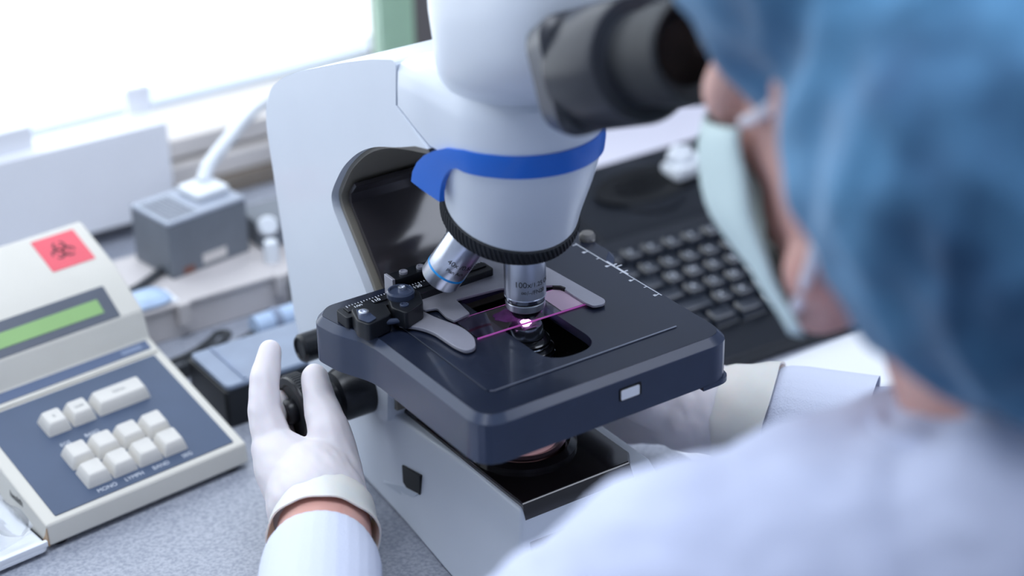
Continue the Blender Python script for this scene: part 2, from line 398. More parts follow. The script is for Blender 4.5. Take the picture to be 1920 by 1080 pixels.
# skirt under the band, leaning into the tilted turret
AL = math.radians(21)
Nn = Vector((0, math.sin(AL), -math.cos(AL))); APEX = Vector((0, 0, 261)); CT = Vector((0, 16, 219))
def tilted(c, R, t, seg=64, sq=0):
    t = math.radians(t); X = Vector((1, 0, 0)); Y = Vector((0, math.cos(t), math.sin(t)))
    return [Vector(c) + X * R * math.cos(2 * PI * k / seg) + Y * R * math.sin(2 * PI * k / seg) for k in range(seg)]
top_c = CT - Nn * 11.5
bm_obj('head_skirt', loft_bm([tilted((0, 2, 275), 45.2, 0), tilted((0, 2, 267), 44.6, 1), tilted((0, 3.2, 261), 43.6, 5), tilted((0, 5.2, 253), 42.2, 9), tilted((0, 7.8, 245), 40.8, 14),
                              tilted((0, 10.4, 237), 39.7, 18), tilted(top_c, 38.8, 21)]), white, mic, angle=50)
# knurled turret ring
rings = []; NT = 84; SEG = NT * 4
Xv = Vector((1, 0, 0)); Yv = Vector((0, math.cos(AL), math.sin(AL)))
rows = [(0, 38.6, 0), (0.8, 40.0, .1), (1.4, 40.2, 1), (4, 40.6, 1), (7, 40.6, 1), (9.6, 40.0, 1), (10.3, 39.4, .1), (11.2, 37.5, 0), (11.6, 30, 0)]
for t, R, am in rows:
    c = top_c + Nn * (t + .0); ring = []
    for k in range(SEG):
        ph = k % 4; rr = R - (0.9 * am if ph in (0, 1) else 0)
        a = 2 * PI * k / SEG + t * 0.012
        ring.append(c + Xv * rr * math.cos(a) + Yv * rr * math.sin(a))
    rings.append(ring)
bm_obj('turret_ring', loft_bm(rings), rubber, mic, angle=20)
bm_obj('turret', lathe_bm([(30, 11), (30, 13.5), (27, 15), (10, 15.6), (0, 15.6)], top_c, Nn, 64), blackm, mic)

def objective(d, L, ring_mat, kind, labels, ref):
    """objective along d from the apex; L = distance of its tip"""
    d = Vector(d).normalized(); R = 12.1
    if kind == 'oil':
        prof = [(10, 56), (R, 57), (R, 82.9), (R - .3, 83.3)]
        body = bm_obj('objective', lathe_bm(prof, APEX, d, 56), chrome, mic)
        bm_obj('bright_ring', lathe_bm([(R - .4, 83.1), (R + .1, 83.4), (R + .1, 85.5), (R - .4, 85.8)], APEX, d, 56), polish, body)
        bm_obj('groove', lathe_bm([(R - .9, 85.5), (R - .9, 87.1)], APEX, d, 56), deepm, body)
        bm_obj('nose_sleeve', lathe_bm([(R - .5, 86.8), (R - .3, 87.1), (R - .6, 91), (R - 1.2, 91.5)], APEX, d, 56), chrome, body)
        bm_obj('nose_cone', lathe_bm([(R - 1.4, 91.3), (R - 1.8, 92.5), (7.6, 96.8), (4.4, 98), (3.6, 99.0), (0, 99.2)], APEX, d, 56), mat('nose_black', '#1d2028', 0.2, 0.4), body)
    else:
        prof = [(10, 52), (R, 56), (R, 94.6), (R - .5, 95.4), (7.8, 95.8)]
        body = bm_obj('objective', lathe_bm(prof, APEX, d, 56), chrome, mic)
        bm_obj('colour_ring', lathe_bm([(R + .02, 86.0), (R + .14, 86.1), (R + .14, 87.4), (R + .02, 87.5)], APEX, d, 56, caps=False), ring_mat, body)
        bm_obj('nose_cone', lathe_bm([(7.8, 95.4), (7.4, 97.0), (4, 99), (0, 99)], APEX, d, 56), blackm, body)
    for s, sz, t, off in labels:
        rr = Vector(ref)
        u = rr; q = Matrix.Rotation(off, 4, d) @ rr
        text_wrap('lettering', s, sz, APEX + d * t, d, R, q, inkm, body)
    return body
toC = -cf
objective((0, 0, -1), 86, None, 'oil', [('100x', 5.0, 72.6, 0.12), ('/1.25 Oil', 4.0, 72.9, -0.86), ('\u221e/\u2013/FN20', 3.6, 77.6, -0.42)], toC)
ca, sa = math.cos(AL), math.sin(AL)
def odir(ph):
    ph = math.radians(ph)
    return Nn * ca + (Vector((0, -ca, -sa)) * math.cos(ph) + Vector((-1, 0, 0)) * math.sin(ph)) * sa
objective(odir(104), 86, cyan, 'dry', [('40x /0.65', 4.6, 75.0, -0.62), ('Plan Ach', 3.2, 80.2, -0.52)], toC)
objective(odir(-104), 86, mat('yellow_ring', '#e8c83a', 0.4), 'dry', [], toC)
objective(odir(180), 86, mat('red_ring', '#c8362e', 0.4), 'dry', [], toC)

# observation tube: round dovetail, white wedge body, black binocular box, two eyepieces
TC = Vector((0, 10, 0))
def circ(cx, cy, z, R, seg=48, tilt=0.0): return [(cx + R * math.cos(2 * PI * k / seg), cy + R * math.sin(2 * PI * k / seg), z + tilt * R * math.sin(2 * PI * k / seg)) for k in range(seg)]
def sq(cx, cy, z, rx, ry, e=0.5, seg=48, tilt=0.0):
    out = []
    for k in range(seg):
        a = 2 * PI * k / seg; c, s_ = math.cos(a), math.sin(a)
        x = rx * (abs(c) ** e) * (1 if c > 0 else -1); y = ry * (abs(s_) ** e) * (1 if s_ > 0 else -1)
        out.append((cx + x, cy + y, z + tilt * y))
    return out
tube = bm_obj('observation_tube', loft_bm([circ(0, 4, 306, 42), circ(0, 4, 313, 43.4, tilt=.05), circ(0, 3, 318, 45, tilt=.05), sq(0, -12, 330, 48, 58, .85), sq(0, -22, 350, 50, 69, .75), sq(0, -26, 380, 51, 71, .7), sq(0, -30, 400, 46, 62, .7), sq(0, -32, 408, 34, 48, .8)]), white, mic, angle=40)
E0 = Vector((0, -103, 352)); ED = Vector((0, -0.925, 0.38)).normalized(); EU = Vector((0, .38, .925)).normalized()
bino = bm_obj('binocular_box', loft_bm([[tuple(Vector((x, 0, 0)) + E0 + ED * t + EU * z) for x, z in rounded([(-wx, -hz), (wx, -hz), (wx, hz), (-wx, hz)], 14, 5)] for t, wx, hz in ((-16, 52, 27), (4, 58, 30), (10, 60, 30), (13, 57, 27))]), tubem, mic)
for sx in (-1, 1):
    o = E0 + Vector((sx * 31, 0, 0)) + ED * 8
    ep = bm_obj('eyepiece_tube', lathe_bm([(28, -4), (30.4, 0), (30.4, 1), (30.6, 40), (29.4, 42), (22.5, 42.2), (22, 50)], o, ED, 56), tubem, mic)
    bm_obj('eyecup', lathe_bm([(21.5, 40), (22.6, 46), (22.6, 54), (24, 60), (24.6, 70), (25, 82), (23.4, 84), (20.6, 81), (15, 74)], o, ED, 56), rubber, ep)
    bm_obj('eye_lens', lathe_bm([(15.5, 73), (15, 75), (6, 77), (0, 77.4)], o, ED, 40), deepm, ep)

# focus knobs (both sides)
for sx in (-1, 1):
    c0 = Vector((sx * 46, 111, 80)); d = (sx, 0, 0)
    kb = bm_obj('focus_knob', lathe_bm([(17, 0), (17, 20), (15.5, 24), (10, 25), (9.5, 42), (20.5, 43), (22, 44.5), (22, 53), (21, 54.5), (17.5, 55), (15.5, 53), (8, 53), (8, 58), (7, 59.5), (0, 59.5)], c0, d, 56), blackm, mic)
    rg = []
    for t, R, am in ((44.3, 22.0, 0), (45.0, 22.4, 1), (52.4, 22.4, 1), (53.2, 22.0, 0)):
        rg.append([c0 + Vector(d) * t + Vector((0, math.cos(2 * PI * k / 240), math.sin(2 * PI * k / 240))) * (R + (.5 * am if k % 4 < 2 else 0)) for k in range(240)])
    bm_obj('knurling', loft_bm(rg), rubber, kb, angle=20)
bm_obj('tension_knob', lathe_bm([(9.5, 0), (9.5, 24), (8, 26), (6.8, 26.2), (6.4, 25), (0, 25)], (-46, 152, 96), (-1, 0, 0), 36), blackm, mic)

# stage
def lug(poly, rs): return rounded(poly, rs, 6)
st_poly = [(-84.5, -83), (88, -83), (88, 34), (98, 44), (98, 88), (-88, 88), (-98, 76), (-95, 57), (-84.5, 33)]
st_r = [17, 16, 4, 5, 8, 10, 5, 6, 10]
def offs(poly, d):
    """inset a polygon by d (ccw)"""
    out = []; N = len(poly)
    for i in range(N):
        p0, p1, p2 = Vector(poly[i - 1]), Vector(poly[i]), Vector(poly[(i + 1) % N])
        e1 = (p1 - p0).normalized(); e2 = (p2 - p1).normalized(); n1 = Vector((-e1.y, e1.x)); n2 = Vector((-e2.y, e2.x))
        b = (n1 + n2); b = b / max(0.3, (1 + n1.dot(n2))); out.append(tuple(p1 + b * d))
    return out
hole = rounded([(-18, 46), (-18, -51), (17.5, -51), (17.5, 46)], [4, 17, 17, 4], 9)
outer = rounded(st_poly, st_r, 6)
slab = bmesh.new()
inn3 = rounded(offs(st_poly, 4.2), [max(2, r - 3) for r in st_r], 6)
skirt_in = rounded(offs(st_poly, 3), [max(2, r - 2) for r in st_r], 6)
stage = bm_obj('stage', prism_bm(inn3, 154.6, 160, 'z', holes=[hole]), gunm, mic, smooth=True)
stage.data.materials.clear(); stage.data.materials.append(platem)
# bevelled edge and side walls
ov = [(x, y) for x, y in outer]
bm = loft_bm([[(x, y, 131) for x, y in skirt_in], [(x, y, 131) for x, y in outer], [(x, y, 155.4) for x, y in outer], [(x, y, 160.0) for x, y in inn3], [(x, y, 154) for x, y in inn3], [(x, y, 131.0) for x, y in skirt_in]], caps=False)
bmesh.ops.remove_doubles(bm, verts=bm.verts, dist=0.01)
skirt = bm_obj('stage_rim', bm, gunm, stage, bevel=.25, seg=1, angle=14)
bm_obj('corner_tab', prism_bm(rounded([(66, -83.0), (88.0, -83), (88, -52), (84, -52), (80, -78), (66, -79)], [0, 15, 0, 0, 8, 0], 6), 128.5, 131.5), gunm, stage)
raised = rounded([(-63.5, -58.3), (65.7, -58.3), (65.7, 60), (-63.5, 60)], [5, 3, 3, 3], 4)
bm = prism_bm(raised, 160.0, 160.45, 'z', holes=[hole])
bm_obj('stage_inlay', bm, platem, stage)
rim_path = [(65.7, -52), (65.7, -58.3), (-61, -58.3), (-63.5, -56), (-63.5, 34)]
def strip(path, z0, z1, wd, bm=None):
    P = [Vector(p) for p in path]; A = []; B = []
    for i, p in enumerate(P):
        d = (P[min(i + 1, len(P) - 1)] - P[max(0, i - 1)]).normalized(); n_ = Vector((-d.y, d.x)); A.append(tuple(p + n_ * wd / 2)); B.append(tuple(p - n_ * wd / 2))
    return prism_bm(A + B[::-1], z0, z1, 'z', bm)
edge_metal = mat('lit_edge_metal', '#a9aebc', 0.3, 0.8)  # highlight on the front inlay edge painted as brighter metal
bm_obj('inlay_edge', strip([(65, -58.3), (-60.5, -58.3), (-62.6, -57)], 160.3, 160.75, .9), edge_metal, stage)
bm_obj('inlay_edge', strip([(-63.5, -55), (-63.5, 34)], 160.3, 160.6, .5), mat('shaded_edge_metal', '#5b606c', 0.4, 0.6), stage)  # left inlay edge painted dimmer, as turned from the light
bm_obj('slot_light_block', prism_bm(rounded([(-70, -70), (75, -70), (75, 78), (-70, 78)], 6), 125, 131, 'z', holes=[[(17.6 * math.cos(2 * PI * k / 40), 17.6 * math.sin(2 * PI * k / 40)) for k in range(40)]]), deepm, stage)  # unseen plate added to block brightness showing through the stage slot
# dark slot with a white inset in the front wall
bm_obj('slot_frame', prism_bm(rounded([(5.5, 142.6), (20.8, 142.6), (20.8, 150.6), (5.5, 150.6)], 1.2), -83.5, -82, 'y'), deepm, stage)
bm_obj('slot_inset', prism_bm(rounded([(6.6, 143.2), (19.2, 143.2), (19.2, 149.4), (6.6, 149.4)], .9), -83.8, -83.2, 'y'), paperm, stage)
# ruler engraved along the right edge
bm = bmesh.new()
box_bm(82.4, 83.0, -22, 66, 160.0, 160.12, bm)
for i in range(8):
    y = 64 - i * 12; box_bm(79.6 if i % 7 == 0 else 80.4, 82.5, y, y + .7, 160.0, 160.12, bm)
    if i % 2: box_bm(78.6, 80.4, y - .6, y + 1.4, 160.0, 160.12, bm)
rl = bm_obj('stage_ruler', bm, inkw, stage, smooth=False)
bm = box_bm(83, 84, 12, 34, 160, 160.12); box_bm(84.3, 86.4, 16, 17, 160, 160.12, bm); box_bm(84.3, 86.4, 27, 28, 160, 160.12, bm); box_bm(83, 88, 24, 25, 160, 160.12, bm)
bm_obj('vernier_scale', bm, inkw, stage, smooth=False)
bm_obj('ruler_cover', lathe_bm([(5, 0), (5.2, 3), (4, 5), (0, 5.2)], (92, 66, 160), (0, 0, 1), 24), mat('brass_grey', '#8d8a86', 0.35, 0.6), stage)

# X carriage with scale, slide holder
car = bm_obj('carriage_bar', prism_bm(rounded([(-90, 50.5), (14, 54), (14, 66), (-90, 64)], 2, 3), 160.4, 167.5), blackm, stage, bevel=.8)
ruler_b = bm_obj('carriage_scale', prism_bm([(-86, 55.6), (12, 59.2), (12, 65), (-86, 62.2)], 167.5, 168.4), blackm, stage, bevel=.3)
bm = bmesh.new()
for i in range(49):
    x = -84 + i * 2; y = 62.6 + (x + 84) * .03; box_bm(x, x + .35, y - (2.4 if i % 5 == 0 else 1.3), y, 168.4, 168.5, bm)
bm_obj('tick_marks', bm, inkw, ruler_b, smooth=False)
for s_, x in (('100', -78), ('110', -66), ('120', -54), ('130', -37)):
    text_flat('scale_number', s_, 4.0, (x, 57.9 + (x + 84) * .03, 168.4), (1, 0.03, 0), (-.03, 1, 0), inkw, ruler_b)
for s_, y, zz in (('r', 84, 176),):
    rack = bm_obj('rear_rail', prism_bm(rounded([(-46, 68), (-6, 70), (-6, 80), (-46, 78)], 2, 3), 160.4, 172), blackm, stage, bevel=1)
    bm_obj('rail_fin', box_bm(-50, -48, 66, 76, 161, 174), bracketm, rack, bevel=.4)
    for x in (-38, -26, -14):
        bm_obj('screw', lathe_bm([(2.6, 0), (2.6, 1.4), (1.6, 1.6), (1.4, .8), (0, .8)], (x, 73.5, 172), (0, 0, 1), 16), bracketm, rack)
blk = bm_obj('end_stop', prism_bm(rounded([(-90.5, 38), (-87.5, 29.5), (-70, 33.5), (-66, 47), (-75, 54), (-86, 53)], 2.5, 4), 160.6, 171.5), blackm, stage, bevel=1)
bm_obj('stop_plate', prism_bm(rounded([(-89, 38), (-86.6, 31), (-80, 33), (-80, 45), (-84, 50)], 1.5, 3), 171.5, 172.3), gunm, blk, bevel=.3)
bm_obj('screw', lathe_bm([(3, 0), (3, 1.6), (2, 1.8), (1.7, .9), (0, .9)], (-83.5, 42, 172.3), (0, 0, 1), 20), chrome, blk)
piv = bm_obj('clip_pivot', prism_bm(rounded([(-68.5, 36), (-65, 25), (-50, 31), (-44, 45), (-49, 57), (-60, 55.5)], 2.5, 4), 163, 174), blackm, stage, bevel=1.8)
bm_obj('pivot_cap', lathe_bm([(8.2, 174), (8.2, 177), (7.4, 178), (6.6, 178), (6.2, 176.6), (0, 176.6)], (-56.5, 45.5, 0), (0, 0, 1), 36), gunm, piv)
bm_obj('screw', lathe_bm([(2.4, 176.5), (2.4, 178.2), (1.6, 178.4), (1.2, 177.6), (0, 177.6)], (-54, 48, 0), (0, 0, 1), 20), chrome, piv)
bm_obj('screw', lathe_bm([(2.6, 173.8), (2.6, 174.8), (1.9, 175), (1.6, 174.2), (0, 174.2)], (-61, 34, 0), (0, 0, 1), 20), gunm, piv)
bm_obj('return_spring', lathe_bm([(1.6, 0), (1.8, 6), (1.4, 14), (0, 14.6)], (-66, 32, 166.5), (-.7, .2, .05), 14), gunm, piv)
br = rounded([(49, -11.5), (45.5, -15.6), (38.5, -14), (37.2, -8), (37.2, 8), (37.5, 17.5), (35, 21.9), (7, 37.5), (-22, 40.5), (-24.8, 21), (-37.2, 18.6), (-38.6, 25), (-36.8, 38), (-44, 40), (-48, 50), (-44, 60), (-30, 64), (0, 79), (20, 81.5), (36, 76), (46, 46)],
             [3.4, 2.6, 2, 1, 1, 2, 1, 1, 1, 1.2, 1, 1.5, 2, 1, 2, 3, 4, 4, 6, 8, 4], 4)
bm_obj('slide_bracket', prism_bm(br, 161.6, 163.2), bracketm, stage, bevel=.35)
cl = rounded([(-66, 33), (-55, 44), (-46, 41), (-44.5, 30), (-41.8, 21), (-37.8, 8.5), (-39.0, -6), (-45.0, -16.2), (-51.5, -16.6), (-53.8, -8), (-54.2, 2), (-54.6, 13.6), (-58, 23)],
             [1, 1, 2, 6, 6, 6, 5, 3, 3, 5, 6, 8, 5], 4)
bm_obj('clip_arm', prism_bm(cl, 161.4, 163.6), bracketm, stage, bevel=.4)
bm_obj('hook', prism_bm(rounded([(33.5, 21), (37.5, 18), (38.5, 14), (37, 13.6), (36.3, 16.6), (33, 19.6)], .4, 2), 161.4, 163.8), deepm, stage)

# condenser under the stage opening
cond = bm_obj('condenser', lathe_bm([(16, 118), (17, 120), (17, 138), (16.4, 139.6), (16.4, 143), (15.4, 144), (14, 144.5), (14, 148), (12.8, 149.4), (10.6, 150), (10.6, 151)], (0, 0, 0), (0, 0, 1), 64), mat('condenser_black', '#15171c', 0.22, 0.3, coat=.5), mic)
bm_obj('lens_mount', lathe_bm([(10.4, 150.4), (10.2, 156.2), (9.4, 158), (6.8, 158.8), (3.4, 158.4), (3.2, 157.5)], (0, 0, 0), (0, 0, 1), 64), mat('mount_steel', '#6d727c', 0.18, 0.9), cond)
bm_obj('condenser_lens', lathe_bm([(3.4, 158.0), (2.8, 158.6), (1.5, 159.0), (0, 159.1)], (0, 0, 0), (0, 0, 1), 40), lampglow, cond)
for z in (140.8, 146.2):
    bm_obj('lens_ring', lathe_bm([(16.7 if z < 145 else 14.3, z - .5), (17 if z < 145 else 14.6, z), (16.7 if z < 145 else 14.3, z + .5)], (0, 0, 0), (0, 0, 1), 64, caps=False), polish, cond)
bm_obj('condenser_carrier', lathe_bm([(30, 104), (46, 106), (46, 122), (43, 124), (16, 124.5)], (0, 2, 0), (0, 0, 1), 48), blackm, cond)  # carrier made extra wide to block brightness below the stage slot
bm_obj('carrier_arm', box_bm(-14, 14, 24, 88, 100, 124), blackm, mic, bevel=3)

# lamp of the microscope: light coming up through the condenser
pl = bpy.data.lights.new('condenser_lamp', 'POINT'); pl.energy = 0.03; pl.color = (1, .55, .95); pl.shadow_soft_size = 0.002
po = bpy.data.objects.new('condenser_lamp', pl); COL.objects.link(po); po.location = (0, 0, 0.1597)

# glass slide
sl = tag(empty('microscope_slide', (1, 8, 160.5)), 'pink stained glass slide clamped flat on the black stage under the chrome objective', 'slide')
rs = math.radians(-1.3); SM = Matrix.Translation((-36.3, -4.5, 0)) @ Matrix.Rotation(rs, 4, 'Z')
bm_obj('glass_plate', box_bm(0.3, 75.7, 0.3, 25.7, 160.6, 161.5, frame=SM), glassm, sl, smooth=False)
bm = strip([(0, 0), (76, 0)], 160.6, 161.55, .4)
for a, b in (((0, 0.0), (76, 0.0)), ((0, 26), (76, 26))):
    m2 = strip([a, b], 160.6, 161.5, .4); bmesh.ops.transform(m2, matrix=SM, verts=m2.verts); bm_obj('polished_edge', m2, edgem, sl, smooth=False)
bm.free()
bm_obj('frosted_end', box_bm(58, 75.6, .4, 25.6, 161.5, 161.62, frame=SM), frostm, sl, smooth=False)
bm = bmesh.new(); pts = []
for k in range(40):
    a = 2 * PI * k / 40; r = 1 + .25 * noise.noise(Vector((math.cos(a) * 2, math.sin(a) * 2, 3)))
    pts.append((37 + 17 * r * math.cos(a), 13.5 + 8.5 * r * math.sin(a)))
bm_obj('stained_smear', prism_bm(pts, 161.5, 161.58, 'z', frame=SM), smearm, sl, smooth=False)

# ------------------------------------------------------------------ cell counter
CA = Vector((-244.53, 170.085, 0)); c1 = Vector((0.99436808, 0.10598171, 0)); c2 = Vector((-0.10598171, 0.99436808, 0))
FR = Matrix((c1, c2, Vector((0, 0, 1)))).transposed().to_4x4(); FR.translation = CA
def C(l, d, z): return FR @ Vector((l, d, z))
ctr = tag(empty('cell_counter', tuple(C(72, 100, 0))), 'grey white desktop blood cell counter with green display, slate keypad and red sticker', 'counter')
W0, W1 = -0.5, 146.5
body_pts = [(0, 4), (1.5, 18.6), (104.5, 46), (109, 47.3), (118.3, 50.6), (124.6, 70.4), (157.6, 93.4), (203.5, 111.2), (206, 108), (206, 4)]
pz = {}
bm = bmesh.new()
rings = [[C(l, d, z) for d, z in body_pts] for l in (W0, W0 + 2, W1 - 2, W1)]
body = bm_obj('body', prism_bm(body_pts, W0, W1, 'x', frame=FR @ Matrix(((1, 0, 0, 0), (0, 1, 0, 0), (0, 0, 1, 0), (0, 0, 0, 1)))), ceram, ctr, bevel=1.8, seg=3)
for l, d in ((10, 10), (136, 10), (10, 196), (136, 196)):
    bm_obj('rubber_foot', lathe_bm([(6, 0), (6, 4.4)], C(l, d, 0), (0, 0, 1), 16), rubber, body)
def plane_frame(d0, z0, d1, z1):
    """local frame on a sloping face: x = width, y = up the slope, z = outwards"""
    v = Vector((0, d1 - d0, z1 - z0)).normalized(); n_ = Vector((1, 0, 0)).cross(v)
    m = Matrix((Vector((1, 0, 0)), v, n_)).transposed().to_4x4(); m.translation = Vector((0, d0, z0)); return FR @ m
KP = plane_frame(1.5, 18.6, 104.5, 46); KL = math.hypot(103, 27.4)
def pquad(name, fr, x0, x1, y0, y1, h0, h1, m, par, r=1, bev=.3):
    return bm_obj(name, prism_bm(rounded([(x0, y0), (x1, y0), (x1, y1), (x0, y1)], r, 3), h0, h1, 'z', frame=fr), m, par, bevel=bev)
pad = pquad('keypad_panel', KP, 8.5, 139.5, 4.5, 105.0, -.5, .7, panelm, ctr)
BR = plane_frame(109, 47.3, 118.3, 50.6)
pquad('brand_strip', BR, 6, 141.5, 0.6, 9.2, -.3, .6, mat('slate_strip', '#5d6c8a', 0.4), ctr)
pquad('strip_badge', BR, 120, 136, 2.6, 6.6, .5, 1.0, mat('badge_blue_grey', '#8492ad', 0.4), ctr)
pquad('ridge', plane_frame(104.5, 46, 109, 47.3), 3, 144, .6, 3.6, -.5, 1.4, ceram, ctr, bev=.5)
LP = plane_frame(124.6, 70.4, 157.6, 93.4)
bez = pquad('display_bezel', LP, 6, 129.5, 1.0, 27.5, -.5, .5, bezelm, ctr)
pquad('lcd_screen', LP, 22, 120.0, 7.4, 18.8, .45, .8, lcdm, bez, r=.5, bev=.1)
TPF = plane_frame(157.6, 93.4, 203.5, 111.2)
sk = pquad('biohazard_sticker', TPF, 104.0, 137.0, 11.0, 43.5, .1, .45, redm, ctr, r=.5, bev=.1)
def annulus(bm, fr, cx, cy, r0, r1, a0, a1, h0, h1, n=18):
    P = [(cx + r1 * math.cos(a0 + (a1 - a0) * k / n), cy + r1 * math.sin(a0 + (a1 - a0) * k / n)) for k in range(n + 1)] + \
        [(cx + r0 * math.cos(a0 + (a1 - a0) * k / n), cy + r0 * math.sin(a0 + (a1 - a0) * k / n)) for k in range(n, -1, -1)]
    prism_bm(P, h0, h1, 'z', bm, fr)
bm = bmesh.new(); cx, cy = 120, 27.5
for k in range(3):
    a = PI / 2 + k * 2 * PI / 3; px, py = cx + 4.6 * math.cos(a), cy + 4.6 * math.sin(a)
    annulus(bm, TPF, px, py, 3.3, 5.0, a - 2.45 + PI * 0 - .0, a + 2.45, .46, .55) if False else annulus(bm, TPF, px, py, 3.3, 5.0, a + .45, a + 2 * PI - .45, .46, .55)
annulus(bm, TPF, cx, cy, 4.4, 5.2, 0, 2 * PI * .999, .46, .56)
bm_obj('biohazard_symbol', bm, mat('faded_black_print', '#5a2f38', 0.6), sk, smooth=False)
# keycaps
def keycap(l, d, wd, dp, name='key', legend=None):
    """l,d: front-left corner of the base on the keypad face"""
    m = 2.6; h = 9.5
    r0 = rounded([(l, d), (l + wd, d), (l + wd, d + dp), (l, d + dp)], 1.2, 3)
    def ring(i, hh, sh=0): return [(KP @ Vector((x, y, hh))) for x, y in rounded([(l + i, d + i + sh), (l + wd - i, d + i + sh), (l + wd - i, d + dp - i * .6), (l + i, d + dp - i * .6)], 1.4, 3)]
    bm = loft_bm([ring(.3, .8), ring(1.2, 4.2, .3), ring(2.6, 8.2, .8), ring(3.2, 8.9, 1.0), ring(4.6, 8.7, 1.2)])
    o = bm_obj(name, bm, keym, pad, angle=50)
    if legend:
        c_ = KP @ Vector((l + wd / 2, d + dp / 2 + .8, 8.8)); xx = (KP.to_3x3() @ Vector((1, 0, 0))); yy = (KP.to_3x3() @ Vector((0, 1, 0)))
        text_flat('legend', legend, 3.0, c_, xx, yy, mat('legend_grey', '#8f9296', 0.6), o, lift=.12)
    return o
ks = 1 / math.cos(math.atan(27.4 / 103))
def sl_(d): return (d - 1.5) * ks
for i in range(4):
    keycap(36.8 + 18.6 * i, sl_(14.6), 18.2, 18.0)
    keycap(36.8 + 18.6 * i, sl_(33.2), 18.2, 18.0)
keycap(38.6, sl_(66.5), 17.6, 17.6, legend='%')
keycap(57.0, sl_(67), 17.8, 17.6, legend='Undo')
keycap(76.2, sl_(67.5), 39.5, 17.6, legend='TOTAL')
xx = KP.to_3x3() @ Vector((1, 0, 0)); yy = KP.to_3x3() @ Vector((0, 1, 0))
for i, s_ in enumerate(('MONO', 'LYMPH', 'BAND', 'SEG')):
    text_flat('key_label', s_, 4.4, KP @ Vector((48 + 19.6 * i, sl_(10.6), .7)), xx, yy, inkw, pad)
for i, s_ in enumerate(('EOS', 'BASO')):
    text_flat('key_label', s_, 4.2, KP @ Vector((45 + 19.4 * i, sl_(57), .7)), xx, yy, inkw, pad)
# lettering on the left flank and worn front corner
text_flat('side_print', 'health', 7, C(W0, 40, 20), -c2, (0, -.0, 1), inkm, body, lift=.2)
bm_obj('scuff', prism_bm([(0, 4.5), (9, 4.5), (4, 11), (1.2, 17)], W0 - .25, W0 + .4, 'x', frame=FR), rust, body, smooth=False)

# white tray beside the counter, bag with an objective
tr = tag(empty('plastic_tray', tuple(C(-60, 40, 0))), 'flat white plastic tray under the clear bag left of the cell counter', 'tray')
bm_obj('tray_base', prism_bm(rounded([(-170, -2), (-2, -2), (-2, 170), (-170, 170)], 5, 4), 3, 6.5, 'z', frame=FR), paperm, tr, bevel=.8)
for q in ([(-170, -2), (-2, -2), (-2, 1), (-170, 1)], [(-170, 167), (-2, 167), (-2, 170), (-170, 170)]):
    bm_obj('tray_rim', prism_bm(q, 6, 10, 'z', frame=FR), paperm, tr, bevel=.6)
for l, d in ((-160, 8), (-12, 8), (-160, 160), (-12, 160)):
    bm_obj('foot', lathe_bm([(4, 0), (4, 3.2)], C(l, d, 0), (0, 0, 1), 12), rubber, tr)
oc = tag(empty('spare_objective', tuple(C(-34, 36, 6.5))), 'loose chrome objective with blue ring lying in the tray left of the counter', 'objective')
od = (c1 * .25 - c2 * .95).normalized(); oo = C(-38, 62, 19)
bd = bm_obj('barrel', lathe_bm([(9, 0), (12, 1), (12, 30), (11.4, 31), (8, 31.5)], oo, od, 40), chrome, oc)
bm_obj('colour_ring', lathe_bm([(12.02, 25), (12.2, 25.2), (12.2, 26.8), (12.02, 27)], oo, od, 40, caps=False), cyan, oc)
bm_obj('nose', lathe_bm([(8, 31), (7, 36), (4, 38), (0, 38)], oo, od, 32), blackm, oc)
text_wrap('lettering', '40x /0.65', 4.2, oo + od * 15, od, 12, toC, inkm, bd)
text_wrap('lettering', 'Plan Ach', 2.8, oo + od * 19.5, od, 12, toC, inkm, bd)
bg_ = tag(empty('plastic_bag', tuple(C(-40, 60, 6.5))), 'crumpled clear plastic bag over the loose objective beside the counter', 'bag')
bm = bmesh.new(); G = []
for i in range(25):
    row = []
    for j in range(31):
        l = -98 + i * 3.8; d = 6 + j * 5.0
        h = 7.5 + 27 * math.exp(-((l + 40) / 22) ** 2) * (0.65 + .35 * math.exp(-((d - 55) / 45) ** 2)) + 4 * noise.noise(Vector((l, d, 0)) * .07) + 3 * noise.noise(Vector((l, d * .6, 5)) * .2)
        if l > -14: h += (l + 14) * 1.6
        row.append(bm.verts.new(C(l, d, max(h, 7.2))))
    G.append(row)
for i in range(24):
    for j in range(30): bm.faces.new((G[i][j], G[i + 1][j], G[i + 1][j + 1], G[i][j + 1]))
o = bm_obj('film', bm, bagm, bg_, angle=80); md = o.modifiers.new('s', 'SOLIDIFY'); md.thickness = 0.0003
bm_obj('fold_seam', tube_bm([C(-96, 8, 9), C(-60, 7, 11), C(-30, 7, 11), C(-8, 8, 14)], .5, 6), bagm, bg_)

# ------------------------------------------------------------------ things behind on the left
lg = tag(empty('cable_trunking', (-20, 420, 0)), 'beige cable trunking running along the desk behind the microscope under the adapter', 'trunking')
bm_obj('channel', box_bm(-112, 300, 380, 472, 0, 26), trunkm, lg, bevel=2)
bm_obj('lid', box_bm(-114, 300, 377, 475, 26, 30), trunkm, lg, bevel=1.5)
for x in (-60, 22, 60):
    bm_obj('clip', box_bm(x, x + 10, 372.5, 380, 12, 30.6), trunkm, lg, bevel=1)
bm_obj('stud', lathe_bm([(6, 30), (6, 44), (5, 47), (0, 47.4)], (32, 400, 0), (0, 0, 1), 20), cablew, lg)
ad = tag(empty('power_adapter', (-19, 444, 30)), 'dark grey transformer block with vented pale top standing on the beige trunking', 'adapter')
AF = Matrix.Translation((-13, 446, 30)) @ Matrix.Rotation(math.radians(9), 4, 'Z')
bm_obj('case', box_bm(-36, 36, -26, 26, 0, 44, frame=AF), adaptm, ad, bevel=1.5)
tp = bm_obj('top_plate', box_bm(-36, 36, -26, 26, 44, 47, frame=AF), adapttop, ad, bevel=1)
